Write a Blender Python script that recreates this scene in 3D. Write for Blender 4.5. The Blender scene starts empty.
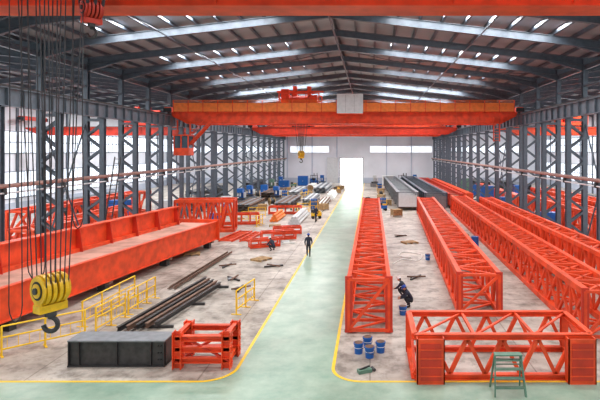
import bpy, math, random
from mathutils import Vector, Matrix
random.seed(7)
S = bpy.context.scene
S.view_settings.view_transform = 'Standard'

# ------------------------------------------------------------ materials
def lin(c):
    return tuple(((v/255)/12.92 if v/255 <= .04045 else ((v/255+.055)/1.055)**2.4) for v in c)

def mat(name, rgb, rough=.55, metal=0, var=.12, scale=3.0, dark=None, emit=0, detail=6):
    m = bpy.data.materials.new(name); m.use_nodes = True
    nt = m.node_tree; b = nt.nodes['Principled BSDF']
    c = lin(rgb)
    b.inputs['Roughness'].default_value = rough
    b.inputs['Metallic'].default_value = metal
    tc = nt.nodes.new('ShaderNodeTexCoord')
    nz = nt.nodes.new('ShaderNodeTexNoise'); nz.inputs['Scale'].default_value = scale
    nz.inputs['Detail'].default_value = detail
    nt.links.new(tc.outputs['Object'], nz.inputs['Vector'])
    cr = nt.nodes.new('ShaderNodeValToRGB')
    d = lin(dark) if dark else tuple(v*(1-var*2) for v in c)
    l = tuple(min(1, v*(1+var*.5)) for v in c)
    cr.color_ramp.elements[0].position = .32; cr.color_ramp.elements[0].color = (*d, 1)
    cr.color_ramp.elements[1].position = .62; cr.color_ramp.elements[1].color = (*l, 1)
    nt.links.new(nz.outputs['Fac'], cr.inputs['Fac'])
    nt.links.new(cr.outputs['Color'], b.inputs['Base Color'])
    if emit:
        b.inputs['Emission Color'].default_value = (*c, 1)
        b.inputs['Emission Strength'].default_value = emit
    return m

M = {
 'red': mat('orange_red_primer', (236, 78, 32), .5, var=.15, scale=1.5),
 'red2': mat('deep_red_paint', (202, 52, 28), .5, var=.12, scale=1.5),
 'orange': mat('orange_crane_paint', (250, 132, 50), .5, var=.08),
 'dust': mat('dusty_primer', (212, 162, 144), .8, var=.18, scale=.8),
 'yel': mat('safety_yellow', (248, 200, 36), .45, var=.05),
 'hook_y': mat('hook_yellow', (245, 190, 20), .35, var=.1, scale=8),
 'steel': mat('column_grey_paint', (92, 101, 112), .4, .15, var=.1),
 'beam': mat('runway_grey_paint', (104, 114, 124), .4, .15, var=.1),
 'dark': mat('dark_mill_steel', (66, 64, 64), .45, .3, var=.2, scale=4),
 'rust': mat('rusty_steel', (122, 92, 76), .7, .1, var=.25, scale=4),
 'pipe': mat('primer_brown_pipe', (160, 122, 112), .6),
 'black': mat('black_rubber', (25, 25, 28), .6),
 'rope': mat('wire_rope', (60, 58, 60), .5, .4),
 'lgrey': mat('light_grey_paint', (210, 212, 214), .5, var=.05),
 'mgrey': mat('grey_plate', (128, 130, 134), .5, .1, var=.12),
 'white': mat('white_wrap', (236, 236, 232), .6, var=.08),
 'blue': mat('blue_paint', (20, 95, 175), .4, var=.1),
 'green': mat('grey_green_paint', (96, 132, 112), .5),
 'wood': mat('crate_wood', (176, 142, 98), .7, var=.2, scale=5),
 'glass': mat('cab_glass', (60, 80, 95), .1, var=.02),
 'roof': mat('roof_panel', (160, 170, 178), .6, var=.08, scale=.4),
 'wall': mat('wall_panel', (232, 234, 242), .6, var=.04, scale=.3),
 'wall2': mat('wall_panel_band', (190, 198, 214), .6, var=.05, scale=.3),
 'win': mat('window_daylight', (236, 244, 255), .3, var=.02, emit=1.1),
 'outside': mat('door_daylight', (250, 252, 255), .5, var=.0, emit=6),
 'skin': mat('skin', (205, 150, 120), .5, var=.04),
 'hair': mat('hair', (25, 20, 18), .6),
 'navy': mat('navy_workwear', (38, 44, 62), .8, var=.15, scale=10),
 'trouser': mat('dark_trousers', (30, 32, 40), .8, var=.15, scale=10),
 'helmet_b': mat('helmet_blue', (30, 80, 180), .3),
 'helmet_y': mat('helmet_yellow', (240, 190, 30), .3),
 'helmet_w': mat('helmet_white', (235, 235, 235), .3),
}

def noise(N, L, tc, scale, detail=8, rough=.6):
    n = N.new('ShaderNodeTexNoise'); n.inputs['Scale'].default_value = scale; n.inputs['Detail'].default_value = detail
    n.inputs['Roughness'].default_value = rough
    L.new(tc.outputs['Object'], n.inputs['Vector']); return n
def ramp(N, L, src, p0, c0, p1, c1):
    r = N.new('ShaderNodeValToRGB')
    r.color_ramp.elements[0].position = p0; r.color_ramp.elements[0].color = (*c0, 1)
    r.color_ramp.elements[1].position = p1; r.color_ramp.elements[1].color = (*c1, 1)
    L.new(src, r.inputs['Fac']); return r
def mult(N, L, a, b_, fac=1):
    m = N.new('ShaderNodeMix'); m.data_type = 'RGBA'; m.blend_type = 'MULTIPLY'; m.inputs[0].default_value = fac
    L.new(a, m.inputs[6]); L.new(b_, m.inputs[7]); return m.outputs[2]
def floor_mat():
    m = bpy.data.materials.new('concrete_floor'); m.use_nodes = True
    nt = m.node_tree; N = nt.nodes; L = nt.links; b = N['Principled BSDF']
    tc = N.new('ShaderNodeTexCoord')
    r1 = ramp(N, L, noise(N, L, tc, .3, 9, .65).outputs['Fac'], .36, lin((152, 139, 128)), .62, lin((205, 194, 183)))
    r2 = ramp(N, L, noise(N, L, tc, 1.6, 9, .7).outputs['Fac'], .38, (.5, .48, .46), .52, (1, 1, 1))
    r3 = ramp(N, L, noise(N, L, tc, .75, 5, .5).outputs['Fac'], .32, (.5, .48, .46), .46, (1, 1, 1))
    c = mult(N, L, r1.outputs['Color'], r2.outputs['Color'], .85)
    c = mult(N, L, c, r3.outputs['Color'], .8)
    br = N.new('ShaderNodeTexBrick'); br.offset = 0; br.inputs['Scale'].default_value = 1
    br.inputs['Brick Width'].default_value = 6; br.inputs['Row Height'].default_value = 5.35
    br.inputs['Mortar Size'].default_value = .03
    br.inputs['Color1'].default_value = (1, 1, 1, 1); br.inputs['Color2'].default_value = (.93, .93, .93, 1)
    br.inputs['Mortar'].default_value = (.6, .57, .55, 1)
    L.new(tc.outputs['Object'], br.inputs['Vector'])
    c = mult(N, L, c, br.outputs['Color'])
    L.new(c, b.inputs['Base Color']); b.inputs['Roughness'].default_value = .5
    return m
def green_mat():
    m = bpy.data.materials.new('green_epoxy'); m.use_nodes = True
    nt = m.node_tree; N = nt.nodes; L = nt.links; b = N['Principled BSDF']
    tc = N.new('ShaderNodeTexCoord')
    r = ramp(N, L, noise(N, L, tc, .8, 10, .7).outputs['Fac'], .3, lin((122, 154, 134)), .66, lin((165, 184, 164)))
    r2 = ramp(N, L, noise(N, L, tc, .35, 6, .6).outputs['Fac'], .34, (.74, .74, .72), .52, (1, 1, 1))
    L.new(mult(N, L, r.outputs['Color'], r2.outputs['Color'], .8), b.inputs['Base Color'])
    b.inputs['Roughness'].default_value = .32
    return m
M['floor'] = floor_mat(); M['aisle'] = green_mat()

# ------------------------------------------------------------ mesh builder
class B:
    def __init__(s): s.v = []; s.f = []; s.m = []; s.mats = []
    def mi(s, k):
        if k not in s.mats: s.mats.append(k)
        return s.mats.index(k)
    def add(s, vs, fs, k):
        o = len(s.v); s.v += [tuple(v) for v in vs]; i = s.mi(k)
        for f in fs: s.f.append(tuple(o+a for a in f)); s.m.append(i)
    def box(s, x0, x1, y0, y1, z0, z1, k):
        s.add([(x0,y0,z0),(x1,y0,z0),(x1,y1,z0),(x0,y1,z0),(x0,y0,z1),(x1,y0,z1),(x1,y1,z1),(x0,y1,z1)],
              [(0,3,2,1),(4,5,6,7),(0,1,5,4),(1,2,6,5),(2,3,7,6),(3,0,4,7)], k)
    def frame(s, p, q, up):
        p = Vector(p); q = Vector(q); d = (q-p).normalized(); up = Vector(up)
        if abs(d.dot(up)) > .98: up = Vector((0,1,0)) if abs(d.y) < .9 else Vector((1,0,0))
        a = d.cross(up).normalized(); u = a.cross(d).normalized()
        return p, q, a, u
    def beam(s, p, q, w, h, k, up=(0,0,1)):
        p, q, a, u = s.frame(p, q, up)
        vs = []
        for c in (p, q):
            for (i, j) in ((-1,-1),(1,-1),(1,1),(-1,1)): vs.append(c+a*i*w/2+u*j*h/2)
        s.add(vs, [(0,1,2,3),(7,6,5,4),(0,4,5,1),(1,5,6,2),(2,6,7,3),(3,7,4,0)], k)
    def ibeam(s, p, q, w, h, k, up=(0,0,1), t=.03, tw=.02):
        p, q, a, u = s.frame(p, q, up)
        s.beam(p+u*(h/2-t/2), q+u*(h/2-t/2), w, t, k, u)
        s.beam(p-u*(h/2-t/2), q-u*(h/2-t/2), w, t, k, u)
        s.beam(p, q, tw, h-2*t, k, u)
    def angle(s, p, q, w, k, up=(0,0,1)):
        p, q, a, u = s.frame(p, q, up)
        s.beam(p, q, w, w*.2, k, u); s.beam(p+a*w*.45+u*w*.45, q+a*w*.45+u*w*.45, w*.15, w*.9, k, u)
    def cyl(s, p, q, r, k, r2=None, n=12):
        r2 = r if r2 is None else r2
        p, q, a, u = s.frame(p, q, (0,0,1))
        vs = []
        for c, rr in ((p, r), (q, r2)):
            for i in range(n):
                t = 2*math.pi*i/n; vs.append(c+a*math.cos(t)*rr+u*math.sin(t)*rr)
        fs = [(i, (i+1) % n, n+(i+1) % n, n+i) for i in range(n)]
        fs += [tuple(range(n-1, -1, -1)), tuple(range(n, 2*n))]
        s.add(vs, fs, k)
    def ball(s, c, rx, ry, rz, k, nu=14, nv=9, half=False, tilt=None):
        vs = []; fs = []
        R = tilt or Matrix.Identity(3)
        top = 0; bot = math.pi/2 if half else math.pi
        for j in range(nv+1):
            ph = top+(bot-top)*j/nv
            for i in range(nu):
                t = 2*math.pi*i/nu
                w = R @ Vector((rx*math.sin(ph)*math.cos(t), ry*math.sin(ph)*math.sin(t), rz*math.cos(ph)))
                vs.append(Vector(c)+w)
        for j in range(nv):
            for i in range(nu):
                fs.append((j*nu+i, (j+1)*nu+i, (j+1)*nu+(i+1) % nu, j*nu+(i+1) % nu))
        s.add(vs, fs, k)
    def tube(s, pts, r, k, n=8):
        for a, b in zip(pts[:-1], pts[1:]): s.cyl(a, b, r, k, n=n)
        for a in pts[1:-1]: s.ball(a, r, r, r, k, 8, 5)
    def mesh(s, name):
        me = bpy.data.meshes.new(name); me.from_pydata(s.v, [], s.f)
        for k in s.mats: me.materials.append(M[k])
        me.polygons.foreach_set('material_index', s.m); me.update()
        return me
    def obj(s, name, loc=(0,0,0), rot=0, parent=None, smooth=False):
        me = s.mesh(name)
        if smooth:
            for p in me.polygons: p.use_smooth = True
        o = bpy.data.objects.new(name, me); S.collection.objects.link(o)
        o.location = loc; o.rotation_euler = (0, 0, rot)
        if parent: o.parent = parent
        return o
def inst(me, name, loc, rot=0):
    o = bpy.data.objects.new(name, me); S.collection.objects.link(o)
    o.location = loc; o.rotation_euler = (0,0,rot); return o

XL, XR = -20.5, 15.2          # crane runway lines
LL, RR = -46.0, 41.0          # outer walls
YF = 121.0                    # far wall
EL, ER = -21.8, 16.5          # main eaves
RX, RZ, EZ = -2.6, 17.2, 15.0
SP = 5.35
frames = [33+SP*k for k in range(-6, 17)]

# ------------------------------------------------------------ shell
b = B(); b.add([(LL-1,-6,0),(RR+1,-6,0),(RR+1,YF+1,0),(LL-1,YF+1,0)], [(0,1,2,3)], 'floor'); b.obj('floor')

def aisle():
    y0, xl, xr, r = 17.25, -4.85, -1.35, 1.1
    arcR = [(xr+r+ r*math.cos(t), y0+r+r*math.sin(t)) for t in [math.radians(270-9*i) for i in range(11)]]
    arcL = [(xl-r+ r*math.cos(t), y0+r+r*math.sin(t)) for t in [math.radians(0-9*i) for i in range(11)]]
    b = B()
    z = .006
    b.add([(LL,-6,z),(RR,-6,z),(RR,y0,z),(LL,y0,z)], [(0,1,2,3)], 'aisle')
    b.add([(xl,y0,z),(xr,y0,z),(xr,YF,z),(xl,YF,z)], [(0,1,2,3)], 'aisle')
    for arc, cx in ((arcR, xr), (arcL, xl)):
        vs = [(cx, y0, z)]+[(x, y, z) for x, y in arc]
        b.add(vs, [(0, i, i+1) for i in range(1, len(arc))], 'aisle')
    b.obj('aisle_floor_coating')
    b = B(); w = .12; z = .012
    def line(P):
        for (x0,y0_),(x1,y1_) in zip(P[:-1], P[1:]):
            d = Vector((x1-x0, y1_-y0_)).normalized(); n = Vector((-d.y, d.x))*w/2
            b.add([(x0-n.x,y0_-n.y,z),(x1-n.x,y1_-n.y,z),(x1+n.x,y1_+n.y,z),(x0+n.x,y0_+n.y,z)], [(0,1,2,3)], 'yel')
    line([(RR, y0)]+arcR+[(xr, YF)])
    line([(xl, YF)]+arcL+[(LL, y0)])
    b.obj('floor_marking_lines')
aisle()

# far wall with a doorway
dx0, dx1, dz = -7.4, -1.6, 6.2
b = B()
b.box(LL, dx0, YF, YF+.3, 0, 14.9, 'wall'); b.box(dx1, RR, YF, YF+.3, 0, 14.9, 'wall'); b.box(dx0, dx1, YF, YF+.3, dz, 14.9, 'wall')
b.add([(EL,YF,14.9),(ER,YF,14.9),(RX,YF,RZ)], [(0,1,2)], 'wall')
for a_, c_ in ((LL, EL), (ER, RR)):
    b.add([(a_,YF,14.9),(c_,YF,14.9),((a_+c_)/2,YF,16.4)], [(0,1,2)], 'wall')
for a_, c_ in ((LL, dx0), (dx1, RR)): b.box(a_, c_, YF-.05, YF, 0, 1.3, 'wall2')
x = LL+2
while x < RR:
    if not (dx0-.3 < x < dx1+.3): b.box(x-.12, x+.12, YF-.25, YF, 0, 14.8, 'wall2')
    x += 6
b.obj('wall_back')
b = B(); b.box(dx0,dx0+.25,YF-.12,YF+.32,0,dz,'lgrey'); b.box(dx1-.25,dx1,YF-.12,YF+.32,0,dz,'lgrey'); b.box(dx0,dx1,YF-.12,YF+.32,dz-.25,dz,'lgrey')
b.box(dx0,dx1,YF+2,YF+2.1,0,dz,'outside')
b.box(dx0-3.0,dx0-.35,YF-.42,YF-.3,0,dz,'lgrey')
b.obj('door_1')
n = 0
for (a_, c_) in ((LL+3, EL-1), (EL+2.5, -10), (0, ER-1.5), (ER+1.5, RR-3)):
    for z0, z1 in ((7.4, 8.9),):
        b = B(); b.box(a_, c_, YF-.1, YF-.04, z0, z1, 'win')
        xx = a_
        while xx <= c_: b.box(xx-.05, xx+.05, YF-.14, YF-.04, z0, z1, 'lgrey'); xx += 1.5
        b.box(a_, c_, YF-.14, YF-.04, z1, z1+.1, 'lgrey'); b.box(a_, c_, YF-.14, YF-.04, z0-.1, z0, 'lgrey')
        n += 1; b.obj('window_%d' % n)
# side walls
for nm, X, sg in (('wall_left', LL, 1), ('wall_right', RR, -1)):
    b = B(); b.box(min(X, X-.3*sg), max(X, X-.3*sg), -6, YF, 0, 15, 'wall')
    b.box(min(X, X+.05*sg), max(X, X+.05*sg), -6, YF, 0, 1.2, 'wall2')
    for y in frames: b.box(X-.2, X+.2, y-.2, y+.2, 0, 15, 'steel')
    b.obj(nm)
    for z0, z1 in ((1.8, 5.2), (7.6, 10.4)):
        b = B(); b.box(X+.06*sg-.03, X+.06*sg+.03, 2, YF-2, z0, z1, 'win')
        y = 2
        while y < YF-2: b.box(X+.1*sg-.04, X+.1*sg+.04, y-.05, y+.05, z0, z1, 'beam'); y += 1.34
        for z in (z0, (z0+z1)/2, z1): b.box(X+.1*sg-.04, X+.1*sg+.04, 2, YF-2, z-.05, z+.05, 'beam')
        n += 1; b.obj('window_%d' % n)

# roof
spans = [(LL, (LL+EL)/2, EL, 16.4), (EL, RX, ER, RZ), (ER, (ER+RR)/2, RR, 16.4)]
b = B()
for x0, xm, x1, zr in spans:
    b.add([(x0,-3,EZ+.35),(xm,-3,zr+.35),(xm,YF+.4,zr+.35),(x0,YF+.4,EZ+.35)], [(0,1,2,3)], 'roof')
    b.add([(xm,-3,zr+.35),(x1,-3,EZ+.35),(x1,YF+.4,EZ+.35),(xm,YF+.4,zr+.35)], [(0,1,2,3)], 'roof')
b.obj('ceiling')
b = B()
for x0, xm, x1, zr in spans:
    for (p, q, zp, zq) in ((x0, xm, EZ, zr), (xm, x1, zr, EZ)):
        k = max(2, int(abs(q-p)/1.45))
        for i in range(k+1):
            t = (i+.02)/(k+.04); x = p+(q-p)*t; z = zp+(zq-zp)*t+.2
            b.box(x-.04, x+.04, -3, YF, z-.12, z+.12, 'steel'); b.box(x-.04, x+.12, -3, YF, z-.13, z-.11, 'steel')
b.obj('roof_purlins')
def rafter():
    b = B()
    for x0, xm, x1, zr in spans:
        for (p, q, zp, zq) in ((x0, xm, EZ, zr), (xm, x1, zr, EZ)):
            b.ibeam((p,0,zp-.22),(q,0,zq-.22), .28, .52, 'steel', t=.04, tw=.04)
        # haunches at the eaves
        for (e, dr) in ((x0, 1), (x1, -1)):
            sl = (zr-EZ)/abs(xm-e)
            b.add([(e, -.03, EZ-.4), (e+dr*3.2, -.03, EZ-.4+sl*3.2), (e, -.03, EZ-1.0), (e, .03, EZ-.4), (e+dr*3.2, .03, EZ-.4+sl*3.2), (e, .03, EZ-1.0)],
                  [(0,1,2),(5,4,3),(0,2,5,3),(1,4,5,2)], 'steel')
            b.beam((e,0,EZ-1.0),(e+dr*3.2,0,EZ-.45+sl*3.2), .28, .04, 'steel')
    return b.mesh('roof_rafter')
rm = rafter()
for y in frames: inst(rm, 'roof_rafter', (0, y, 0))
# roof bracing
b = B()
b.cyl((RX,0,RZ-.7),(RX,YF,RZ-.7),.07,'steel')
for x in (-13, 7): b.cyl((x,0,16.0-.7),(x,YF,16.0-.7),.05,'steel',n=8)
for i in range(0, len(frames)-1, 4):
    y0, y1 = frames[i], frames[i+1]
    for xa, xb in ((EL, -12.2), (-12.2, RX), (RX, 7), (7, ER)):
        za = EZ+(RZ-EZ)*(1-abs(xa-RX)/19.2)-.4; zb = EZ+(RZ-EZ)*(1-abs(xb-RX)/19.2)-.4
        b.cyl((xa,y0,za),(xb,y1,zb),.035,'steel',n=6); b.cyl((xa,y1,za),(xb,y0,zb),.035,'steel',n=6)
b.obj('roof_bracing')

# columns
def column(sg):    # outer leg lies toward sg
    b = B(); o = 1.25*sg
    b.ibeam((0,0,0.04),(0,0,10.45), .36, .36, 'steel', up=(0,1,0), t=.035, tw=.03)
    b.ibeam((o,0,0.04),(o,0,15.0), .36, .36, 'steel', up=(0,1,0), t=.035, tw=.03)
    b.box(min(o,0)-.35, max(o,0)+.35, -.35, .35, 0, .05, 'steel')
    for z in (.5, 10.3): b.box(min(o,0), max(o,0), -.18, .18, z-.1, z+.1, 'steel')
    p = .95
    for fy in (-.17, .17):
        z = .5; s = 0
        while z+p <= 10.3:
            b.beam((0 if s == 0 else o, fy, z), (o if s == 0 else 0, fy, z+p), .15, .02, 'steel', up=(0,1,0))
            z += p; s = 1-s
    b.box(-.3, .3, -.25, .25, 10.4, 10.47, 'steel')
    b.box(o-.25, o+.25, -.02, .02, 10.5, 11.5, 'steel')
    return b.mesh('steel_column')
cl, cr_ = column(-1), column(1)
for y in frames:
    inst(cl, 'steel_column', (XL, y, 0)); inst(cr_, 'steel_column', (XR, y, 0))
# runway beams
for X, sg in ((XL, -1), (XR, 1)):
    b = B()
    b.ibeam((X,-4,11.0),(X,YF-.3,11.0), .42, 1.06, 'beam', t=.05, tw=.03)
    y = -4
    while y < YF-.5:
        b.box(X-.19, X+.19, y-.015, y+.015, 10.52, 11.48, 'beam'); y += SP/4
    b.box(X-.05, X+.05, -4, YF-.3, 11.53, 11.68, 'dark')
    b.obj('crane_runway_beam')
    b = B()
    x0, x1 = sorted((X+.22*sg, X+1.05*sg))
    b.box(x0, x1, -4, YF-.3, 11.42, 11.47, 'beam')
    b.box(X+1.0*sg-.04, X+1.0*sg+.04, -4, YF-.3, 11.2, 11.45, 'beam')
    b.obj('runway_walkway')
    b = B()
    b.cyl((X-.3*sg,-2,6.0),(X-.3*sg,YF-.3,6.0), .13, 'pipe')
    b.cyl((X-.28*sg,-2,5.6),(X-.28*sg,YF-.3,5.6), .05, 'lgrey', n=8)
    for y in frames: b.box(min(X-.19*sg,X-.4*sg), max(X-.19*sg,X-.4*sg), y-.06, y+.06, 5.5, 5.87, 'dark')
    b.obj('air_supply_pipe')
    b = B()
    for z in (14.3,): b.ibeam((X+1.25*sg,-2,z),(X+1.25*sg,YF-.3,z), .25, .35, 'steel')
    b.cyl((X+1.25*sg,-2,12.9),(X+1.25*sg,YF-.3,12.9), .09, 'steel')
    for i in range(1, len(frames)-1, 5):
        b.cyl((X+1.25*sg,frames[i],.5),(X+1.25*sg,frames[i+1],10.2),.06,'steel',n=8); b.cyl((X+1.25*sg,frames[i],10.2),(X+1.25*sg,frames[i+1],.5),.06,'steel',n=8)
    b.obj('eave_strut')

# ------------------------------------------------------------ overhead cranes
def hook_block(b, x, y, z, s=1.0, k='hook_y', ang=.6, topz=12.3, nrope=6, spread=2.0):
    ax = Vector((math.cos(ang), math.sin(ang), 0)); ay = Vector((-ax.y, ax.x, 0)); c = Vector((x, y, z))
    for i, o in enumerate((-.2, -.07, .07, .2)):
        b.cyl(c+ax*(o-.04)*s, c+ax*(o+.04)*s, .36*s, k, n=28)
        b.cyl(c+ax*(o+.04)*s, c+ax*(o+.09)*s, .29*s, 'black', n=22)
    for sd in (-1, 1):
        o = .28*sd
        b.cyl(c+ax*(o-.02)*s, c+ax*(o+.02)*s, .33*s, k, n=24)
        b.cyl(c+ax*(o+.02*sd)*s, c+ax*(o+.035*sd)*s, .22*s, 'black', n=20)
        b.cyl(c+ax*(o+.03*sd)*s, c+ax*(o+.05*sd)*s, .17*s, k, n=20)
        b.beam(c+ax*o*s+Vector((0,0,.1*s)), c+ax*o*s-Vector((0,0,.5*s)), .04*s, .3*s, k, up=ay)
        b.cyl(c+ax*(o+.03*sd)*s, c+ax*(o+.09*sd)*s, .08*s, 'dark', n=12)
    b.beam(c-ax*.32*s-Vector((0,0,.44*s)), c+ax*.32*s-Vector((0,0,.44*s)), .3*s, .18*s, k)
    b.cyl(c-Vector((0,0,.5*s)), c-Vector((0,0,.66*s)), .13*s, 'dark')
    hc = c-Vector((0,0,.86*s)); pts = [c-Vector((0,0,.62*s))]
    hx = Vector((1,0,0))
    for i in range(12):
        t = math.radians(95-i*24.5); pts.append(hc+hx*math.cos(t)*.17*s+Vector((0,0,math.sin(t)*.17*s)))
    b.tube(pts, .055*s, 'dark', n=8)
    for i in range(nrope):
        o = (i-(nrope-1)/2)/(nrope-1)*.5*s
        for sd in (-1, 1):
            b.cyl(c+ax*o+ay*sd*.3*s+Vector((0,0,.1*s)), c+ax*o*spread*1.3+ay*sd*.3*s*spread+Vector((0,0,topz-z)), .011 if s > .6 and nrope > 4 else .03, 'rope', n=5)

def crane(name, Y, gz, x0, x1, lower='red', upper='orange', trolley=None, cabinet=None, hook=None, rail=True, stairs=False, gap=1.3, gh=1.15):
    b = B()
    for sy in (-1, 1):
        y = Y+sy*gap
        b.box(x0+1.6, x1-1.6, y-.3, y+.3, gz, gz+gh, lower)
        b.box(x0+1.4, x1-1.4, y-.38, y+.38, gz+gh, gz+gh+.05, lower)
        b.box(x0+1.6, x1-1.6, y-.38, y+.38, gz-.04, gz, lower)
        for (xa, xb) in ((x0+1.6, x0+.1), (x1-1.6, x1-.1)):
            vs = []
            for yy in (y-.3, y+.3): vs += [(xa,yy,gz),(xb,yy,gz+.75),(xb,yy,gz+gh),(xa,yy,gz+gh)]
            b.add(vs, [(0,1,2,3),(7,6,5,4),(0,4,5,1),(1,5,6,2),(2,6,7,3)], lower)
        b.box(x0+1, x1-1, y-.04, y+.04, gz+gh+.05, gz+gh+.14, 'dark')
        xx = x0+3
        while xx < x1-2: b.box(xx-.02, xx+.02, y-.36, y+.36, gz, gz+gh, lower); xx += 2.4
    for xe in (x0, x1):
        zb = max(11.9, gz+.9)-.05
        b.box(xe-.3, xe+.3, Y-gap-1.1, Y+gap+1.1, zb, zb+.5, lower)
        for sy in (-1, 1):
            b.cyl((xe-.1,Y+sy*(gap+.7),zb+.05),(xe+.1,Y+sy*(gap+.7),zb+.05), .2, 'dark', n=16)
            b.box(xe-.4,xe+.4,Y+sy*(gap+1.1)-.08,Y+sy*(gap+1.1)+.08,zb,zb+.4,'black')
    if rail:
        zt = gz+gh
        for sy in (-1, 1):
            ya, yb = sorted((Y+sy*(gap+.38), Y+sy*(gap+1.1)))
            b.box(x0+.6, x1-.6, ya, yb, zt-.05, zt, upper)
            yo = Y+sy*(gap+1.1)
            b.box(x0+.6, x1-.6, yo-.015, yo+.015, zt-.05, zt+.82, upper)
            for zz in (.92, 1.08): b.cyl((x0+.6,yo,zt+zz),(x1-.6,yo,zt+zz), .03, upper, n=6)
            xx = x0+.6
            while xx <= x1-.5: b.box(xx-.04, xx+.04, yo-.05, yo+.03, zt-.1, zt+1.1, lower); xx += 1.5
    if trolley is not None:
        tx = trolley; z = gz+gh+.15
        b.box(tx-2.1, tx+2.1, Y-gap-.3, Y+gap+.3, z+.15, z+.5, lower)
        for sx in (-1.4, 1.4):
            for sy in (-1, 1): b.cyl((tx+sx,Y+sy*gap-.08,z+.13),(tx+sx,Y+sy*gap+.08,z+.13), .2, 'dark')
        b.cyl((tx-1.3,Y-.3,z+1.1),(tx+.7,Y-.3,z+1.1), .5, 'red2', n=20)
        for o in (-1.35, -.3, .75): b.cyl((tx+o-.05,Y-.3,z+1.1),(tx+o+.05,Y-.3,z+1.1), .62, lower, n=20)
        b.box(tx+.95, tx+1.8, Y-1.1, Y+.3, z+.5, z+1.6, lower); b.cyl((tx-.9,Y+.7,z+.85),(tx+.2,Y+.7,z+.85), .35, 'red2', n=14)
        for sx in (-2.05, -.7, .7, 2.05):
            for sy in (-1, 1): b.box(tx+sx-.06, tx+sx+.06, Y+sy*(gap+.25)-.06, Y+sy*(gap+.25)+.06, z+.4, z+1.75, lower)
        for sy in (-1, 1):
            for zz in (1.15, 1.75): b.beam((tx-2.05,Y+sy*(gap+.25),z+zz),(tx+2.05,Y+sy*(gap+.25),z+zz), .1, .12, lower)
        b.box(tx-1.9, tx-1.1, Y-1.35, Y-.6, z+.5, z+2.2, lower); b.box(tx-.7, tx+.7, Y-1.4, Y-.9, z+.5, z+1.3, 'red2')
        b.beam((tx-2.5,Y-.2,z+2.05),(tx+2.4,Y-.2,z+2.05), .35, .16, lower)
        for sx in (-.6, .9): b.box(tx+sx-.2, tx+sx+.2, Y-.5, Y+.1, z+1.6, z+2.6, lower)
    if cabinet is not None:
        b.box(cabinet-1.3, cabinet+1.3, Y-gap-1.9, Y-gap-1.15, gz+gh-.3, gz+gh+1.65, 'lgrey')
        b.box(cabinet-1.3, cabinet+1.3, Y-gap-1.9, Y-gap-.4, gz+gh-.35, gz+gh-.3, lower)
        for o in (-.43, .43): b.box(cabinet+o-.01, cabinet+o+.01, Y-gap-1.92, Y-gap-1.9, gz+gh-.2, gz+gh+1.55, 'mgrey')
    if hook: hook_block(b, hook[0], Y, hook[1], hook[2], 'hook_y', topz=gz+gh, nrope=4)
    if stairs:
        y = Y-gap-.8
        for dy in (0, .6):
            b.beam((x0+4.4,y+dy,gz+.3),(x0+1.9,y+dy,gz-2.4), .08, .22, lower)
            b.beam((x0+4.4,y+dy,gz+1.1),(x0+1.9,y+dy,gz-1.5), .05, .05, lower)
        for i in range(11):
            t = i/10; b.box(x0+4.3-2.3*t-.12, x0+4.3-2.3*t+.12, y, y+.6, gz+.2-2.6*t, gz+.24-2.6*t, lower)
        # operator cab with glazed front, hung below the left end
        cx0, cx1, cy0, cy1, cz0, cz1 = x0+.7, x0+2.2, y-.5, y+1.0, gz-3.3, gz-1.2
        b.box(cx0, cx1, cy0, cy1, cz0, cz0+.75, lower); b.box(cx0-.08, cx1+.08, cy0-.08, cy1+.08, cz1-.12, cz1, lower)
        b.box(cx0+.05, cx1-.05, cy0+.05, cy1-.05, cz0+.75, cz1-.12, 'glass')
        for xx in (cx0+.04, (cx0+cx1)/2, cx1-.04):
            for yy in (cy0+.03, cy1-.03): b.box(xx-.05, xx+.05, yy-.05, yy+.05, cz0+.7, cz1-.1, lower)
        for xx in (cx0+.1, cx1-.1): b.box(xx-.06, xx+.06, y+.2, y+.32, cz1, gz+.3, lower)
        for xx in (x1-2.6, x1-2.0): b.box(xx-.05, xx+.05, y, y+.08, gz-1.9, gz+.6, lower)
        for i in range(8): b.box(x1-2.6, x1-2.0, y, y+.06, gz-1.8+i*.3, gz-1.76+i*.3, lower)
    return b.obj(name)
crane('overhead_crane', 53, 10.75, XL, XR, 'red', 'orange', trolley=-7.3, cabinet=-2.0, hook=(-7.3, 7.6, .9), stairs=True, gh=1.2)
crane('overhead_crane', 99, 10.75, XL, XR, 'red', 'red', trolley=4, rail=True)
crane('overhead_crane', 88, 10.75, XL, XR, 'red2', 'orange', trolley=-12, rail=False)
crane('overhead_crane', 66, 10.0, LL+1.5, EL-.9, 'red2', 'red', trolley=-30, rail=False, gh=.9)
crane('overhead_crane', 66, 10.0, ER+.9, RR-1.5, 'red', 'red', trolley=26, rail=False, gh=.9)
# near crane with its two hook blocks
crane('overhead_crane', 9.05, 10.92, XL, XR, 'red', 'orange', rail=False)
b = B(); hook_block(b, -5.78, 9.05, 5.5, .76, 'hook_y', ang=1.05, topz=12.25, nrope=6, spread=1.7)
b.box(-6.8, -4.2, 8.0, 10.1, 12.25, 12.5, 'red')
# looped supply cables beside the hoist ropes
for i, (x, y, zb, w_) in enumerate(((-6.5,9.0,4.9,.12),(-6.3,9.2,5.6,.16),(-5.3,8.9,6.6,.1))):
    pts = [(x,y,12.2),(x+.02,y,8.5),(x,y,zb+.3)]+[(x+w_*(1-math.cos(t)), y, zb+.3-.3*math.sin(t)) for t in [math.pi*j/6 for j in range(1,6)]]+[(x+2*w_,y,zb+.3),(x+2*w_-.02,y,8.5),(x+2*w_,y,12.2)]
    b.tube(pts, .010, 'rope', n=5)
b.obj('crane_hook_block')
b = B(); hook_block(b, -5.04, 9.05, 10.55, .5, 'red2', ang=.9, topz=12.25, nrope=3); b.obj('crane_hook_block')

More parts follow.
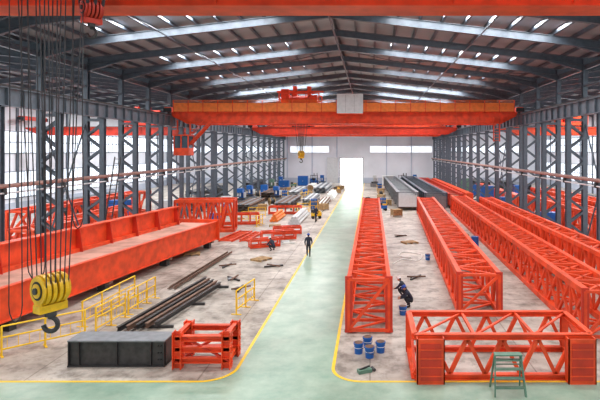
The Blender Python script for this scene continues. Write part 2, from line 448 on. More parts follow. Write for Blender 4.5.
# ------------------------------------------------------------ trusses and girders
def truss(name, loc, rot, L, w, h, n, c=.14, br=.09, k='red', z0=0.15, plates=True, inner=True, xb=False):
    b = B()
    for sx in (-1, 1):
        for z in (0, h): b.beam((sx*w/2,0,z0+z),(sx*w/2,L,z0+z), c, c, k)
    for i in range(n+1):
        y = L*i/n
        for sx in (-1, 1): b.beam((sx*w/2,y,z0),(sx*w/2,y,z0+h), br, br, k)
        for z in (0, h): b.beam((-w/2,y,z0+z),(w/2,y,z0+z), br, br, k)
        if i < n:
            y2 = L*(i+1)/n; ym = (y+y2)/2
            for sx in (-1, 1):
                if xb:
                    b.beam((sx*w/2,y,z0),(sx*w/2,y2,z0+h), br, br, k); b.beam((sx*w/2,y,z0+h),(sx*w/2,y2,z0), br, br, k)
                else:
                    b.beam((sx*w/2,y,z0),(sx*w/2,ym,z0+h), br, br, k); b.beam((sx*w/2,ym,z0+h),(sx*w/2,y2,z0), br, br, k)
            if inner:
                a_ = 1 if i % 2 else -1
                b.beam((-a_*w/2,y,z0+h),(a_*w/2,y2,z0+h), br, br*.6, k)
                if xb: b.beam((a_*w/2,y,z0+h),(-a_*w/2,y2,z0+h), br, br*.6, k)
                b.beam((a_*w/2,y,z0),(-a_*w/2,y2,z0), br, br*.6, k)
    if plates:
        for y in (0, L):
            for sx in (-1, 1): b.box(sx*w/2-.16, sx*w/2+.16, y-.04, y+.04, z0-.1, z0+h+.15, 'red2')
            b.beam((-w/2,y,z0),(w/2,y,z0+h), br, br, k)
    nb = max(2, int(L/8))
    for i in range(nb+1):
        y = .3+(L-.6)*i/nb; b.box(-w/2-.2, w/2+.2, y-.1, y+.1, 0, z0-c/2, 'rust')
    return b.obj(name, loc, rot)
def rot_to(p, q): return math.atan2(-(q[0]-p[0]), q[1]-p[1])
def truss_pq(name, p, q, **kw):
    L = math.hypot(q[0]-p[0], q[1]-p[1]); return truss(name, (p[0],p[1],0), rot_to(p,q), L, **kw)
truss_pq('lattice_truss', (-.05,21.8), (.15,58), w=1.75, h=2.2, n=28, c=.18, br=.12)
truss_pq('lattice_truss', (5.3,24.2), (7.0,63), w=1.9, h=1.8, n=26, c=.24, br=.12)
truss_pq('lattice_truss', (9.9,21.0), (11.3,64), w=1.7, h=1.9, n=26, c=.28, br=.12, xb=True)
truss_pq('lattice_truss', (13.3,24.0), (13.9,60), w=1.3, h=2.1, n=22, c=.26, br=.15)
def plate_girder(name, p, q, w, h, k='red', z0=.2, top=None):
    L = math.hypot(q[0]-p[0], q[1]-p[1]); b = B()
    b.box(-w/2, w/2, 0, L, z0, z0+.04, k); b.box(-w/2, w/2, 0, L, z0+h-.04, z0+h, top or k)
    for sx in (-1, 1): b.box(sx*w*.42-.02, sx*w*.42+.02, 0, L, z0, z0+h, k)
    n = int(L/1.5)
    for i in range(n+1):
        y = .02+(L-.04)*i/n
        b.box(-w/2, w/2, y-.015, y+.015, z0+.02, z0+h-.02, k)
    for i in range(int(L/6)+2):
        y = min(L-.2, .2+i*6); b.box(-w/2-.1, w/2+.1, y-.1, y+.1, 0, z0, 'rust')
    return b.obj(name, (p[0],p[1],0), rot_to(p, q))
plate_girder('box_girder', (11.9,30.0), (12.6,62), .4, 1.3)
def channel_girder(p, q, w, h, k, inner, z0=.5):
    """open-topped box girder: two webs with flanges, floor plate and cross diaphragms, on trestles"""
    L = math.hypot(q[0]-p[0], q[1]-p[1]); b = B()
    b.box(-w/2, w/2, 0, L, z0, z0+.05, inner)
    for sx in (-1, 1):
        b.box(sx*w/2-.03, sx*w/2+.03, 0, L, z0, z0+h, k)
        b.box(sx*w/2-.22, sx*w/2+.22, 0, L, z0+h, z0+h+.06, k)
    n = int(L/2.4)
    for i in range(n+1):
        y = .05+(L-.1)*i/n
        b.box(-w/2, w/2, y-.03, y+.03, z0+.05, z0+h*.8, inner); b.beam((-w/2,y,z0+h),(w/2,y,z0+h), .15, .1, k)
        for sx in (-1, 1): b.box(sx*(w/2+.1)-.08, sx*(w/2+.1)+.08, y-.02, y+.02, z0, z0+h, k)
    for i in range(6):
        y = .6+(L-1.2)*i/5
        for sx in (-1, 1): b.box(sx*w*.4-.2, sx*w*.4+.2, y-.2, y+.2, 0, z0-.15, 'dark')
        b.box(-w/2, w/2, y-.1, y+.1, z0-.15, z0, 'rust')
    return b.obj('box_girder', (p[0],p[1],0), rot_to(p, q))
channel_girder((5.0,66), (4.3,106), 2.5, 1.9, 'mgrey', 'lgrey')
channel_girder((8.6,65), (8.1,106), 2.6, 1.9, 'steel', 'mgrey')
channel_girder((11.7,68), (11.4,108), 1.7, 1.5, 'red2', 'dust')
plate_girder('box_girder', (13.6,68), (13.4,105), .9, 1.6, 'red', z0=.5)

# big girder on the left
def big_girder():
    p = (-16.9,15.0); q = (-12.85,41.8); L = math.hypot(q[0]-p[0], q[1]-p[1]); b = B()
    z0, zd, zt, D = .6, 1.9, 3.3, 3.0
    b.box(-.04, .04, 0, L, z0, zd+.12, 'red'); b.box(-.35, .16, 0, L, z0-.05, z0, 'red')
    b.box(-.12, .16, 0, L, zd+.12, zd+.17, 'red')
    b.box(-D, -.04, 0, L, zd-.05, zd, 'dust')
    b.box(-D, -.04, 0, L, z0, z0+.04, 'red')
    b.box(-D-.05, -D+.02, 0, L-1, z0, zt, 'red'); b.box(-D-.3, -D+.3, 0, L-1, zt, zt+.05, 'red')
    b.box(-D+.02, -D+.3, 0, L-1, zd, zd+.22, 'red')
    n = 10
    for i in range(n):
        y = 1+(L-2.4)*i/(n-1)
        b.add([(-D+.02,y-.02,zd),(-D+.5,y-.02,zd),(-D+.28,y-.02,zt),(-D+.02,y-.02,zt),
               (-D+.02,y+.02,zd),(-D+.5,y+.02,zd),(-D+.28,y+.02,zt),(-D+.02,y+.02,zt)],
              [(0,1,2,3),(7,6,5,4),(1,5,6,2)], 'red2')
    for y in (L-.03, .03): b.box(-D, 0, y-.03, y+.03, z0, zd, 'red')
    b.box(-D-.4, .3, L-.1, L+.02, z0-.1, zd+.3, 'red')
    for i in range(5):
        y = 1+i*(L-2)/4
        b.box(-D-.2, .2, y-.15, y+.15, .42, z0-.05, 'rust')
        for x in (-D+.2, -.3): b.box(x-.25, x+.25, y-.2, y+.2, 0, .42, 'dark')
    b.obj('crane_bridge_girder', (p[0],p[1],0), rot_to(p, q))
big_girder()
truss_pq('lattice_truss', (-18.9,49.0), (-13.4,49.7), w=1.8, h=2.9, n=4, c=.32, br=.18)
plate_girder('box_girder', (-19.3,36), (-19.0,47), .8, 1.9, 'red')

# front braced frame, lower right
def front_frame():
    b = B(); X0, X1, Y0, Y1, H = 1.55, 7.72, 17.45, 19.9, 1.5
    k = 'red'
    for y in (Y0, Y1):
        for z in (.1, H): b.ibeam((X0,y,z),(X1,y,z), .2, .2, k)
        n = 5
        for i in range(n):
            xa = X0+(X1-X0)*i/n; xb = X0+(X1-X0)*(i+1)/n; xm = (xa+xb)/2
            b.angle((xa,y,.15),(xm,y,H-.08), .13, k, up=(0,1,0)); b.angle((xm,y,H-.08),(xb,y,.15), .13, k, up=(0,1,0))
    for x in (X0, X1):
        for z in (.1, H): b.ibeam((x,Y0,z),(x,Y1,z), .2, .2, k)
        b.angle((x,Y0,.15),(x,Y1,H), .1, k, up=(1,0,0))
    for x in (X0+2.1, X0+4.2): b.beam((x,Y0,H),(x,Y1,H), .1, .1, k)
    for i in range(3):
        a_ = X0+2.05*i; b.beam((a_,Y0,H),(a_+2.05,Y1,H), .08, .06, k)
    for (x0, x1) in ((X0+.05, X0+1.0), (X1-.95, X1)):
        b.box(x0, x1, Y0-.42, Y0-.38, 0, H+.05, 'red'); b.box(x0, x1, Y0-.1, Y0-.06, 0, H+.05, 'red')
        b.box(x0, x0+.04, Y0-.42, Y0-.1, 0, H+.05, 'red'); b.box(x1-.04, x1, Y0-.42, Y0-.1, 0, H+.05, 'red')
        for z in (.3, .6, .9, 1.2): b.box(x0+.04, x1-.04, Y0-.47, Y0-.45, z-.02, z+.02, 'red')
        b.box(x0+.12, x1-.12, Y0-.45, Y0-.42, .15, 1.4, 'red2')
    for x in (X0, X1): b.ibeam((x,Y1,0),(x,Y1,H), .25, .25, k)
    b.obj('braced_support_frame')
front_frame()

# dark I-section block
b = B()
X0, X1, Y0, Y1, H = -11.15, -7.55, 18.4, 19.35, .98
b.box(X0, X1, Y0, Y1, .0, .05, 'dark'); b.box(X0, X1, Y0, Y1, H-.05, H, 'mgrey')
for y in (Y0+.1, Y1-.14): b.box(X0, X1, y, y+.04, .05, H-.05, 'dark')
for x in (X0+.02, X0+.4, X0+1.8, X1-.55, X1-.06): b.box(x, x+.03, Y0, Y1, .05, H-.05, 'dark')
for i in range(3):
    for zz in (.25, .5, .75): b.cyl((X1-.28+i*.1,Y0+.07,zz),(X1-.28+i*.1,Y0+.11,zz), .03, 'black', n=8)
b.obj('steel_box_section')

# red stacked H-beam frame
b = B()
x0, x1 = -7.15, -5.05
for y in (18.35, 19.5):
    for x in (x0+.1, x1-.2): b.ibeam((x,y,0),(x,y,1.35), .34, .32, 'red', up=(1,0,0))
for z in (.3, .7, 1.1):
    for y in (18.35, 19.5): b.ibeam((x0,y,z),(x1,y,z), .2, .2, 'red')
for x in (x0+.1, x1-.2):
    for z in (.25, 1.2): b.ibeam((x,18.35,z),(x,19.5,z), .16, .16, 'red')
b.beam((x0,18.35,.2),(x1,19.5,1.3), .1, .1, 'red2'); b.beam((x0,18.35,1.3),(x1,18.35,.2), .1, .06, 'red2')
b.obj('welded_beam_frame')

# bundle of long bars and angles
b = B()
for i in range(5):
    o = i*.34
    kk = 'rust' if i % 2 else 'dark'
    b.ibeam((-10.9+o, 21.6+.15*i, .25),(-9.9+o*.9, 30.2-.3*i, .25), .15, .22, kk)
for y in (22.5, 25.8, 29): b.box(-11.2+(y-22)*.1, -8.9+(y-22)*.1, y-.06, y+.06, 0, .12, 'dark')
b.obj('steel_beam_bundle')
b = B()
for i in range(2): b.angle((-11.5+i*.3, 28.5, .1),(-11.0+i*.3, 38.5, .1), .14, 'rust')
b.obj('steel_angle_bars')

# yellow safety fences
def fence(p, q, h=1.15, n=5):
    L = math.hypot(q[0]-p[0], q[1]-p[1]); b = B()
    for z in (h, h*.62, h*.22): b.cyl((0,0,z),(0,L,z), .035, 'yel', n=8)
    for i in range(n+1):
        y = L*i/n; b.cyl((0,y,0),(0,y,h), .04, 'yel', n=8); b.box(-.25, .25, y-.04, y+.04, 0, .03, 'yel')
    for i in range(n*4): 
        y = L*(i+.5)/(n*4); b.cyl((0,y,h*.22),(0,y,h*.62), .012, 'yel', n=5)
    b.obj('safety_railing', (p[0],p[1],0), rot_to(p, q))
fence((-11.9,21.7), (-11.7,23.9), n=2); fence((-11.75,24.3), (-11.6,27.0), n=3)
fence((-14.3,19.4), (-12.2,21.4), n=2); fence((-15.4,18.4), (-14.5,19.1), n=1)
fence((-13.0,22.6), (-12.8,27.2), n=3)
fence((-6.5,24.3), (-6.15,26.6), n=2, h=1.15)
fence((-14.4,56.0), (-12.9,56.5), n=2, h=1.1); fence((-14.6,60.0), (-12.6,60.2), n=2, h=1.1)
fence((-11.8,52.0), (-11.6,54.0), n=2, h=1.1); fence((-9.4,64.5), (-7.9,64.8), n=2, h=1.1); fence((-11.2,80.6), (-10.2,81.6), n=2, h=1.1)

# blue paint buckets
def bucket():
    b = B(); n = 18
    b.cyl((0,0,0),(0,0,.40), .155, 'blue', r2=.185, n=n); b.cyl((0,0,.36),(0,0,.42), .2, 'blue', n=n)
    b.cyl((0,0,.42),(0,0,.435), .17, 'rust', n=n)
    b.cyl((0,0,.18),(0,0,.25), .168, 'white', r2=.174, n=n)
    pts = [(.2*math.cos(math.pi*i/8), -.19*math.sin(math.pi*i/8), .3-.14*math.sin(math.pi*i/8)) for i in range(9)]
    b.tube(pts, .008, 'rope', n=5)
    return b.mesh('paint_bucket')
bm = bucket()
for x, y in ((-.45,19.7),(-.02,19.3),(.42,19.8),(-.1,20.3),(1.6,24.3),(4.2,36.4)):
    inst(bm, 'paint_bucket', (x, y, 0), random.random()*6)
def barrel():
    b = B(); b.cyl((0,0,0),(0,0,.9), .3, 'blue', n=20)
    for z in (.0, .3, .6, .88): b.cyl((0,0,z),(0,0,z+.03), .315, 'blue', n=20)
    b.cyl((.15,0,.9),(.15,0,.94), .04, 'lgrey', n=10)
    return b.mesh('oil_barrel')
ob = barrel()
for x, y in ((17.8,57),(18.5,57.2),(14.8,63),(14.8,64.2),(14.9,66.3),(14.85,79),(14.85,80.2),(18.0,46),(17.8,71),(8.6,41),(-17.8,56),(-17.1,56.4)):
    inst(ob, 'oil_barrel', (x, y, 0))

# step ladder
b = B()
for x in (-1, 1):
    b.beam((x*.5,-.32,0),(x*.42,0,1.25), .05, .07, 'green'); b.beam((x*.5,.38,0),(x*.42,.04,1.25), .05, .05, 'green')
for i in range(1, 5):
    t = i/4.6; b.box(-.5+.08*t, .5-.08*t, -.34+.32*t-.04, -.24+.32*t+.02, 1.25*t-.02, 1.25*t+.015, 'green')
for t in (.3, .7): b.beam((-.48,.38-.34*t,1.25*t),(.48,.38-.34*t,1.25*t), .03, .03, 'green')
b.box(-.45, .45, -.12, .14, 1.24, 1.28, 'green')
b.obj('step_ladder', (4.55, 16.5, 0))

# small red fabrications lying left of the aisle
def ladder_frame(name, loc, rot, L, w, n, k='red', z=.12, h=0):
    b = B()
    for zz in ([z, z+h] if h else [z]):
        for x in (-w/2, w/2): b.ibeam((x,0,zz),(x,L,zz), .14, .2, k)
        for i in range(n+1): b.beam((-w/2,L*i/n,zz),(w/2,L*i/n,zz), .1, .1, k)
        for i in range(n): b.beam((-w/2,L*i/n,zz),(w/2,L*(i+1)/n,zz), .07, .05, k)
    if h:
        for i in range(n+1):
            for x in (-w/2, w/2): b.beam((x,L*i/n,0),(x,L*i/n,z+h), .1, .1, k)
    b.obj(name, loc, rot)
ladder_frame('cross_frame', (-12.6,43.5,0), -.12, 5.0, 1.2, 6)
ladder_frame('cross_frame', (-11.0,43.5,0), -.08, 4.5, .7, 5)
ladder_frame('cross_frame', (-9.8,40.8,0), -1.1, 2.4, .7, 3, h=.5)
ladder_frame('cross_frame', (-9.6,44.2,0), -1.2, 3.0, .8, 3, h=.6)
ladder_frame('cross_frame', (-9.2,47.6,0), -1.35, 2.6, .9, 3, h=.5)
ladder_frame('cross_frame', (-16.6,53.5,0), -1.4, 4.6, .9, 5, h=1.0)
ladder_frame('cross_frame', (-12.6,62.5,0), -1.5, 4.0, .9, 4, h=.8)
b = B(); b.beam((-.6,0,.06),(.6,.5,.06), .09, .1, 'dark'); b.beam((-.5,.5,.12),(.5,-.1,.12), .08, .08, 'rust'); b.box(-.2,.2,.35,.6,0,.1,'mgrey')
om = b.mesh('steel_offcuts')
for x, y, r in ((-6.6,34.0,0),(-9.6,34.2,1),(3.0,31.0,.6),(-8.2,31.0,2),(-9.2,50.8,.4),(2.9,46,.3),(-7.2,28.6,1.2)): inst(om, 'steel_offcuts', (x,y,0), r)
b = B(); b.beam((-.5,0,.05),(.5,.2,.05), .3, .1, 'white'); b.box(-.7,-.1,.2,.6,0,.15,'lgrey'); b.obj('wrapped_parts', (-6.9, 42.8, 0))
# wooden pallets
b = B()
for i in range(7): b.box(-.6,.6,-.5+i*.155,-.4+i*.155,.11,.135,'wood')
for x in (-.55,0,.55): b.box(x-.05,x+.05,-.5,.53,0,.11,'wood')
pm = b.mesh('wooden_pallet')
for x, y, r in ((-13.6,38.2,.3),(-7.9,36.4,1.0),(-10.0,52.6,.2),(3.4,43,.4),(8.6,47,.1),(-15.2,57.8,.5)): inst(pm, 'wooden_pallet', (x,y,0), r)
def hose(name, pts, k, r=.02):
    b = B(); P = []
    n = len(pts)
    for i in range(n-1):
        p0 = Vector(pts[max(i-1,0)]); p1 = Vector(pts[i]); p2 = Vector(pts[i+1]); p3 = Vector(pts[min(i+2,n-1)])
        for j in range(6):
            t = j/6
            P.append(.5*((2*p1)+(p2-p0)*t+(2*p0-5*p1+4*p2-p3)*t*t+(3*p1-p0-3*p2+p3)*t**3))
    b.tube([(p.x,p.y,r) for p in P], r, k, n=6); b.obj(name)
hose('welding_hose', [(1.6,35,0),(2.4,36.5,0),(3.4,36,0),(3.9,38,0),(2.6,39,0),(2.2,37.6,0),(3.2,36.9,0)], 'white', .035)
b = B(); b.box(-.25,.25,-.12,.12,0,.12,'green'); b.beam((-.2,0,.12),(.2,0,.2), .05, .05, 'dark'); b.cyl((.35,-.1,.06),(.35,.12,.06),.06,'dark'); b.obj('hand_tool', (-.2, 18.0, 0), .4)

# parts and stock in the far left area
def stack(name, x, y, w, l, h, k, k2='rust', layers=3):
    b = B()
    for j in range(layers):
        nn = 5
        for i in range(nn):
            xx = x-w/2+w*(i+.5)/nn
            z = .12+h*(j+.5)/layers
            b.ibeam((xx,y,z),(xx,y+l,z), w/nn*.8, h/layers*.92, k if (i+j) % 2 else k2)
    for t in (.15, .5, .85): b.box(x-w/2-.1, x+w/2+.1, y+l*t-.06, y+l*t+.06, 0, .12, 'rust')
    b.obj(name)
def pipes(name, x, y, w, l, k):
    b = B(); r = .16
    for j in range(3):
        for i in range(int(w/(2*r))-j): b.cyl((x+i*2*r+j*r,y,r+j*r*1.75),(x+i*2*r+j*r,y+l,r+j*r*1.75), r, k, n=10)
    b.obj(name)
stack('steel_stock_stack', -16.3, 64, 2.3, 9, .9, 'mgrey'); stack('steel_stock_stack', -12, 68, 2.2, 12, .7, 'rust', 'mgrey')
stack('steel_stock_stack', -9, 72, 1.8, 10, .8, 'lgrey', 'mgrey'); stack('steel_stock_stack', -16, 78, 2.5, 12, 1.2, 'dark', 'rust')
stack('steel_stock_stack', -9.2, 92, 2.6, 14, 1.0, 'steel', 'lgrey'); stack('steel_stock_stack', -13, 84, 2.2, 12, .9, 'lgrey', 'mgrey')
stack('steel_stock_stack', -6.8, 70, 1.2, 9, .5, 'white', 'rust')
pipes('pipe_bundle', -8.6, 53.4, 1.4, 8.4, 'lgrey'); pipes('pipe_bundle', -11.0, 55.5, 1.2, 5, 'orange'); pipes('pipe_bundle', -13, 100, 2, 9, 'white')
pipes('pipe_bundle', -7.2, 81, 1.8, 9, 'white')
def cabinet(x, y, k='blue', w=1.2, d=.8, h=1.9):
    b = B(); b.box(-w/2, w/2, -d/2, d/2, .08, h, k); b.box(-.01, .01, -d/2-.01, -d/2, .15, h-.1, 'dark')
    for sx in (-.08, .08): b.box(sx-.02, sx+.02, -d/2-.04, -d/2, h*.45, h*.55, 'lgrey')
    for sx in (-1, 1):
        for sy in (-1, 1): b.box(sx*w*.4-.05, sx*w*.4+.05, sy*d*.4-.05, sy*d*.4+.05, 0, .08, 'dark')
    b.obj('tool_cabinet', (x, y, 0))
cabinet(-18.6, 88); cabinet(-17.0, 99, 'blue', 2, 1, 2); cabinet(-18.9, 66, 'lgrey'); cabinet(-15, 112, 'blue', 2.2, 1.2, 2.2)
cabinet(17.9, 66, 'blue', 1.4, 1, 1.8); cabinet(18.2, 88, 'blue'); cabinet(17.9, 50, 'blue', 1.6, 1, 1.8); cabinet(4.0, 113, 'white', 2.5, 1.5, 2.2)
def machine(x, y, k='blue'):
    b = B(); b.box(-.9,.9,-.6,.6,0,.8,'mgrey'); b.box(-.35,.35,.1,.6,.8,2.4,k); b.box(-.4,.4,-.7,.2,1.9,2.5,k)
    b.cyl((0,-.4,1.9),(0,-.4,1.35),.12,'lgrey'); b.box(-.8,.8,-.75,.0,.95,1.1,'dark'); b.box(-.6,-.3,-.3,.1,.8,.95,'dark'); b.box(.45,.75,-.2,.1,1.2,1.9,'lgrey')
    b.beam((.35,.3,1.6),(.6,0,1.6),.06,.06,'dark')
    b.obj('milling_machine', (x,y,0))
machine(-18.6, 72); machine(-18.7, 78); machine(-18.6, 95, 'green'); machine(-18.5, 104); machine(-14.2, 76); machine(-10.5, 110); machine(10, 112); machine(1.0, 109, 'lgrey')
def cart(x, y, k='yel'):
    b = B(); b.box(-.6, .6, -.4, .4, .3, .7, k); b.box(-.6, -.1, -.35, .35, .7, 1.05, 'dark')
    for sx in (-.4, .4):
        for sy in (-.45, .35): b.cyl((sx,sy,.18),(sx,sy+.1,.18), .18, 'black')
    b.tube([(.55,0,.6),(.9,0,.95),(.95,0,1.0)], .03, 'dark'); b.box(.1, .5, -.22, .22, .7, .9, 'hook_y')
    b.obj('welding_cart', (x, y, 0), random.random()*3)
cart(-6.3, 58.5); cart(-.3, 74); cart(-16.5, 108, 'green'); cart(-10, 66.8); cart(1.6, 66, 'blue'); cart(-6.2, 94, 'orange')
# crates, cable drums and gas bottle racks scattered down the hall
def crate_mesh():
    b = B(); b.box(-.55,.55,-.4,.4,.12,.85,'wood')
    for z in (.2,.5,.78): b.box(-.58,.58,-.43,.43,z-.04,z+.04,'wood')
    for sx in (-1,1):
        for sy in (-1,1): b.box(sx*.55-.05,sx*.55+.05,sy*.4-.05,sy*.4+.05,0,.87,'wood')
    return b.mesh('wooden_crate')
def drum_mesh():
    b = B()
    for o in (-.35,.35): b.cyl((o-.03,0,.55),(o+.03,0,.55),.55,'wood',n=24)
    b.cyl((-.32,0,.55),(.32,0,.55),.36,'black',n=20); b.cyl((-.42,0,.55),(.42,0,.55),.06,'dark',n=10)
    return b.mesh('cable_drum')
def gas_mesh():
    b = B()
    for i in range(3):
        for j in range(2):
            x, y = -.3+i*.3, -.15+j*.3
            b.cyl((x,y,.05),(x,y,1.3),.12,'blue',n=12); b.ball((x,y,1.3),.12,.12,.12,'blue',10,5,half=True); b.cyl((x,y,1.4),(x,y,1.52),.035,'lgrey',n=8)
    b.box(-.5,.5,-.35,.35,0,.05,'dark')
    for z in (.5,1.0):
        for y in (-.33,.33): b.box(-.5,.5,y-.02,y+.02,z-.03,z+.03,'hook_y')
    for sx in (-.5,.5):
        for sy in (-.33,.33): b.box(sx-.03,sx+.03,sy-.03,sy+.03,0,1.2,'hook_y')
    return b.mesh('gas_cylinder_rack')
cm, dm, gm = crate_mesh(), drum_mesh(), gas_mesh()
for x, y, r in ((-14.2,66,.2),(-6.2,66.5,1),(-10.6,86,.5),(-18.2,91.5,.1),(-11,89.5,1.2),(2.4,72,.3),(1.8,80,1),(2.0,93,.2),(-6.0,92.0,.3),(-5.9,100,.8),(3.2,60.5,.4),(-15.8,96,.3)): inst(cm, 'wooden_crate', (x,y,0), r)
for x, y, r in ((-14.2,72.3,.6),(-6.2,97.0,1.1),(1.8,86,.2),(-11.8,98.5,2),(-18.9,84,.2)): inst(dm, 'cable_drum', (x,y,0), r)
for x, y, r in ((-13.9,81.5,.1),(-7.6,67.8,.2),(-10.9,84,1.2),(1.8,69,0),(-17.6,61,0),(1.9,98,.3)): inst(gm, 'gas_cylinder_rack', (x,y,0), r)
def forklift(x, y, k):
    b = B(); b.box(-.7,.7,-1.1,1.1,.35,1.0,k); b.box(-.65,.65,.5,1.2,1.0,1.35,k)
    for sx in (-.6,.6):
        b.box(sx-.04,sx+.04,-.8,-.72,1,2.1,'dark'); b.box(sx-.04,sx+.04,.6,.68,1.3,2.1,'dark')
        b.box(sx*.6-.06,sx*.6+.06,-1.35,-1.2,.05,2.7,'dark'); b.box(sx*.5-.07,sx*.5+.07,-2.3,-1.3,.08,.13,'dark')
        for sy in (-.75,.75): b.cyl((sx-.12,sy,.32),(sx+.12,sy,.32),.32,'black')
    b.box(-.7,.7,-.85,.72,2.1,2.16,'dark'); b.box(-.25,.25,-.1,.4,1.0,1.5,'black')
    b.obj('forklift', (x,y,0), .4)
forklift(-13.0, 116, 'blue'); forklift(7.5, 116, 'hook_y')

# adjacent bays contents
truss_pq('lattice_truss', (20.5,34), (20.5,62), w=2.2, h=2.2, n=12, c=.3, br=.2)
truss_pq('lattice_truss', (25,40), (25,74), w=2.2, h=2.2, n=14, c=.3, br=.2)
plate_girder('box_girder', (20.5,66), (20.5,94), 1.2, 1.6, 'red')
truss_pq('lattice_truss', (-25,36), (-25,52), w=2, h=2, n=8, c=.3, br=.18)
truss_pq('lattice_truss', (-31,44), (-30,66), w=2, h=2.4, n=8, c=.3, br=.18)
for x, y, l in ((-24,60,12),(-27,76,14),(-38,60,16),(22.5,98,14),(30,60,14),(28,90,16),(-24,96,14)):
    stack('steel_stock_stack', x, y, 2.6, l, 1.6, random.choice(['dark','rust','steel']), 'dark')
for x, y in ((-22.9,56),(-28,56),(-34,52),(-24,92),(18.5,98),(18.2,78),(24,80)): cabinet(x, y, random.choice(['blue','green','lgrey']), 2, 1.2, 2.4)
b = B()
for dx in (-.22, .22): b.beam((dx,0,0),(dx,2.2,7.5), .05, .09, 'dark')
for i in range(24): b.beam((-.22,2.2*(i+.5)/24,7.5*(i+.5)/24),(.22,2.2*(i+.5)/24,7.5*(i+.5)/24), .03, .03, 'dark')
b.obj('extension_ladder', (-18.4, 34.3, 0))

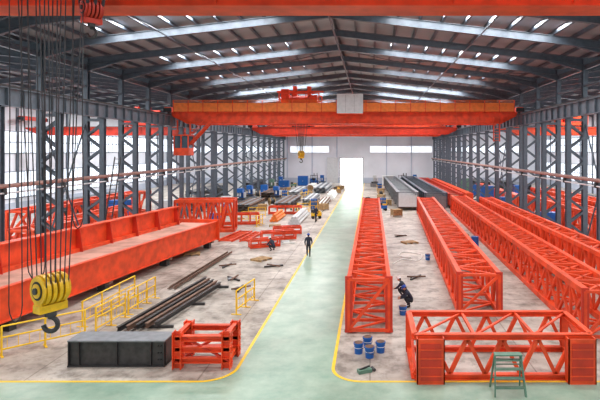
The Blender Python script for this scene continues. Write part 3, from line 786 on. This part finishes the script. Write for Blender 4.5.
# ------------------------------------------------------------ people
def seg_dist(p, a, c):
    d = c-a; t = max(0, min(1, (p-a).dot(d)/max(d.length_squared, 1e-9))); return (p-(a+d*t)).length
def person(name, loc, rot, J, helmet='helmet_w', jacket='navy', look=(0,1,0)):
    root = bpy.data.objects.new(name, None); S.collection.objects.link(root)
    root.location = loc; root.rotation_euler = (0,0,rot); root.empty_display_size = .2
    names = ['pelvis','waist','chest','neck','head']
    for s in 'LR': names += ['sh'+s,'el'+s,'wr'+s,'pa'+s,'hip'+s,'kn'+s,'an'+s,'toe'+s]
    idx = {n_: i for i, n_ in enumerate(names)}
    E = [('pelvis','waist','j'),('waist','chest','j'),('chest','neck','j'),('neck','head','s')]
    for s in 'LR':
        E += [('chest','sh'+s,'j'),('sh'+s,'el'+s,'j'),('el'+s,'wr'+s,'j'),('wr'+s,'pa'+s,'s'),
              ('pelvis','hip'+s,'t'),('hip'+s,'kn'+s,'t'),('kn'+s,'an'+s,'t'),('an'+s,'toe'+s,'b')]
    me = bpy.data.meshes.new('body'); me.from_pydata([J[n_] for n_ in names], [(idx[a],idx[c]) for a,c,_ in E], [])
    o = bpy.data.objects.new('tmp', me); S.collection.objects.link(o)
    o.modifiers.new('s', 'SKIN'); sm = o.modifiers.new('ss', 'SUBSURF'); sm.levels = 2; sm.render_levels = 2
    R = {'pelvis':(.15,.12),'waist':(.145,.11),'chest':(.175,.125),'neck':(.065,.065),'head':(.06,.06),
         'sh':(.08,.08),'el':(.055,.055),'wr':(.036,.036),'pa':(.04,.022),'hip':(.1,.1),'kn':(.075,.075),'an':(.055,.055),'toe':(.05,.035)}
    for n_, i in idx.items():
        key = n_ if n_ in R else n_[:-1]
        v = me.skin_vertices[0].data[i]; v.radius = R[key]; v.use_root = (n_ == 'pelvis')
    dg = bpy.context.evaluated_depsgraph_get(); dg.update()
    ev = o.evaluated_get(dg); nm = bpy.data.meshes.new_from_object(ev, depsgraph=dg)
    bpy.data.objects.remove(o)
    nm.materials.clear()
    for k in (jacket,'trouser','skin','black'): nm.materials.append(M[k])
    km = {'j':0,'t':1,'s':2,'b':3}; JV = {n_: Vector(J[n_]) for n_ in names}
    for p in nm.polygons:
        best = min(E, key=lambda e: seg_dist(p.center, JV[e[0]], JV[e[1]])-(.05 if e[0] in ('chest','waist') else 0))
        p.material_index = km[best[2]]; p.use_smooth = True
    bo = bpy.data.objects.new('body', nm); S.collection.objects.link(bo); bo.parent = root
    b = B(); d = Vector(look).normalized(); up = Vector((0,0,1)); r = d.cross(up).normalized(); u = r.cross(d)
    T = Matrix((r, d, u)).transposed(); c = JV['head']+u*.06
    b.ball(c, .078, .095, .12, 'skin', tilt=T); b.ball(c+d*.03-u*.05, .055, .06, .07, 'skin', tilt=T)
    b.ball(c-d*.015+u*.015, .084, .098, .112, 'hair', half=True, tilt=T)
    b.ball(c-d*.04-u*.01, .076, .065, .08, 'hair', tilt=T)
    b.cyl(c+d*.088+u*.0, c+d*.115-u*.035, .008, 'skin', r2=.017, n=8)
    for s in (-1, 1):
        b.ball(c+r*s*.08-d*.005-u*.01, .012, .022, .032, 'skin', 8, 6, tilt=T)
        b.ball(c+r*s*.032+d*.084+u*.005, .014, .008, .009, 'white', 8, 6, tilt=T); b.ball(c+r*s*.032+d*.091+u*.005, .006, .004, .006, 'black', 6, 5, tilt=T)
    b.beam(c-r*.024+d*.09-u*.06, c+r*.024+d*.09-u*.06, .008, .008, 'red2')
    b.obj('head', parent=root, smooth=True)
    b = B(); b.ball(c+u*.035, .105, .125, .11, helmet, half=True, tilt=T, nu=20)
    b.cyl(c+u*.03, c+u*.042, .12, helmet, n=20); b.beam(c+d*.1+u*.035, c+d*.17+u*.025, .16, .01, helmet)
    b.beam(c-d*.11+u*.1, c+d*.11+u*.1, .03, .1, helmet)
    b.obj('helmet', parent=root)
    for s in 'LR':
        b = B(); w = JV['wr'+s]; p = JV['pa'+s]; f = (p-w).normalized(); side = f.cross(Vector((1,0,0))).normalized() if abs(f.x) < .9 else Vector((0,1,0))
        inn = Vector((1 if s == 'L' else -1, 0, 0)); inn = (inn-f*inn.dot(f)).normalized()
        for i, ln in enumerate((.07,.08,.075,.06)):
            a = p+side*(i-1.5)*.02; m1 = a+f*ln*.5; m2 = m1+(f*.7+inn*.6).normalized()*ln*.35; m3 = m2+(f*.35+inn*.9).normalized()*ln*.25
            b.cyl(a, m1, .0095, 'skin', r2=.009, n=8); b.cyl(m1, m2, .009, 'skin', r2=.0085, n=8); b.cyl(m2, m3, .0085, 'skin', r2=.006, n=8)
            b.ball(m1, .0092,.0092,.0092,'skin',8,5); b.ball(m2, .0086,.0086,.0086,'skin',8,5); b.ball(m3,.006,.006,.006,'skin',8,5)
        a = w+(p-w)*.4-side*.03; m1 = a+(f*.7-side*.7).normalized()*.035; m2 = m1+(f+inn*.5).normalized()*.03
        b.cyl(a, m1, .012, 'skin', r2=.01, n=8); b.cyl(m1, m2, .01, 'skin', r2=.007, n=8); b.ball(m1,.01,.01,.01,'skin',8,5); b.ball(m2,.007,.007,.007,'skin',8,5)
        b.obj('hand_'+s.lower(), parent=root, smooth=True)
    return root
walk = dict(pelvis=(0,0,.94), waist=(0,.01,1.1), chest=(0,.02,1.3), neck=(0,.02,1.47), head=(0,.04,1.57),
    shL=(-.19,.01,1.41), elL=(-.26,-.07,1.14), wrL=(-.24,.05,.90), paL=(-.235,.08,.83),
    shR=(.19,.01,1.41), elR=(.26,-.02,1.13), wrR=(.25,.16,.95), paR=(.245,.21,.89),
    hipL=(-.09,0,.88), knL=(-.1,.14,.5), anL=(-.1,.2,.09), toeL=(-.11,.38,.045),
    hipR=(.09,0,.88), knR=(.1,-.02,.48), anR=(.1,-.26,.14), toeR=(.11,-.12,.045))
crouch = dict(pelvis=(0,0,.36), waist=(0,.08,.5), chest=(0,.2,.68), neck=(0,.3,.84), head=(0,.36,.92),
    shL=(-.19,.25,.76), elL=(-.27,.42,.55), wrL=(-.13,.6,.46), paL=(-.1,.67,.43),
    shR=(.19,.25,.76), elR=(.27,.42,.55), wrR=(.13,.6,.46), paR=(.1,.67,.43),
    hipL=(-.11,.02,.33), knL=(-.2,.4,.5), anL=(-.17,.1,.09), toeL=(-.19,.28,.045),
    hipR=(.11,.02,.33), knR=(.2,.4,.48), anR=(.17,.1,.09), toeR=(.19,.28,.045))
person('factory_worker', (-4.6,37.4,0), .1, walk, 'helmet_b')
person('factory_worker', (1.95,27.1,0), 1.2, crouch, 'helmet_w', look=(0,1,-.5))
person('factory_worker', (2.15,25.5,0), 1.5, crouch, 'helmet_b', look=(0,1,-.6))
person('factory_worker', (-6.0,55.5,0), 2.6, walk, 'helmet_y')
person('factory_worker', (-7.6,39.6,0), 1.1, crouch, 'helmet_w', look=(0,1,-.5))

# ------------------------------------------------------------ lighting
w = bpy.data.worlds.new('sky'); S.world = w; w.use_nodes = True
bg = w.node_tree.nodes['Background']; bg.inputs[0].default_value = (.88, .94, 1, 1); bg.inputs[1].default_value = 1.1
def skylight(x, y, z, tilt, lx, ly, power):
    l = bpy.data.lights.new('skylight', 'AREA'); l.shape = 'RECTANGLE'; l.size = lx; l.size_y = ly; l.energy = power
    l.color = (.97, .99, 1)
    o = bpy.data.objects.new('skylight', l); S.collection.objects.link(o); o.location = (x, y, z); o.rotation_euler = (0, tilt, 0)
sl = math.atan((RZ-EZ)/19.1)
for i, k in enumerate(range(-4, 16, 2)):
    y = 33+SP*k-1.5
    pw = 1350 if y < 60 else 2200
    if k == 4: pw = 900
    for x, t in ((-12.0, -sl), (6.8, sl)):
        z = EZ+(RZ-EZ)*(1-abs(x-RX)/19.1)+.26
        skylight(x, y, z, t, 11, 1.4, pw)
    for x in (-34, 29): skylight(x, y, 14.3, 0, 14, .9, 1800)

# ------------------------------------------------------------ camera
cam = bpy.data.cameras.new('camera'); co = bpy.data.objects.new('camera', cam); S.collection.objects.link(co)
co.location = (0, 0, 8); co.rotation_euler = (math.radians(90), 0, 0)
cam.sensor_width = 36; cam.lens = 30; cam.shift_x = -70/600; cam.shift_y = -50/600; cam.clip_end = 400
S.camera = co
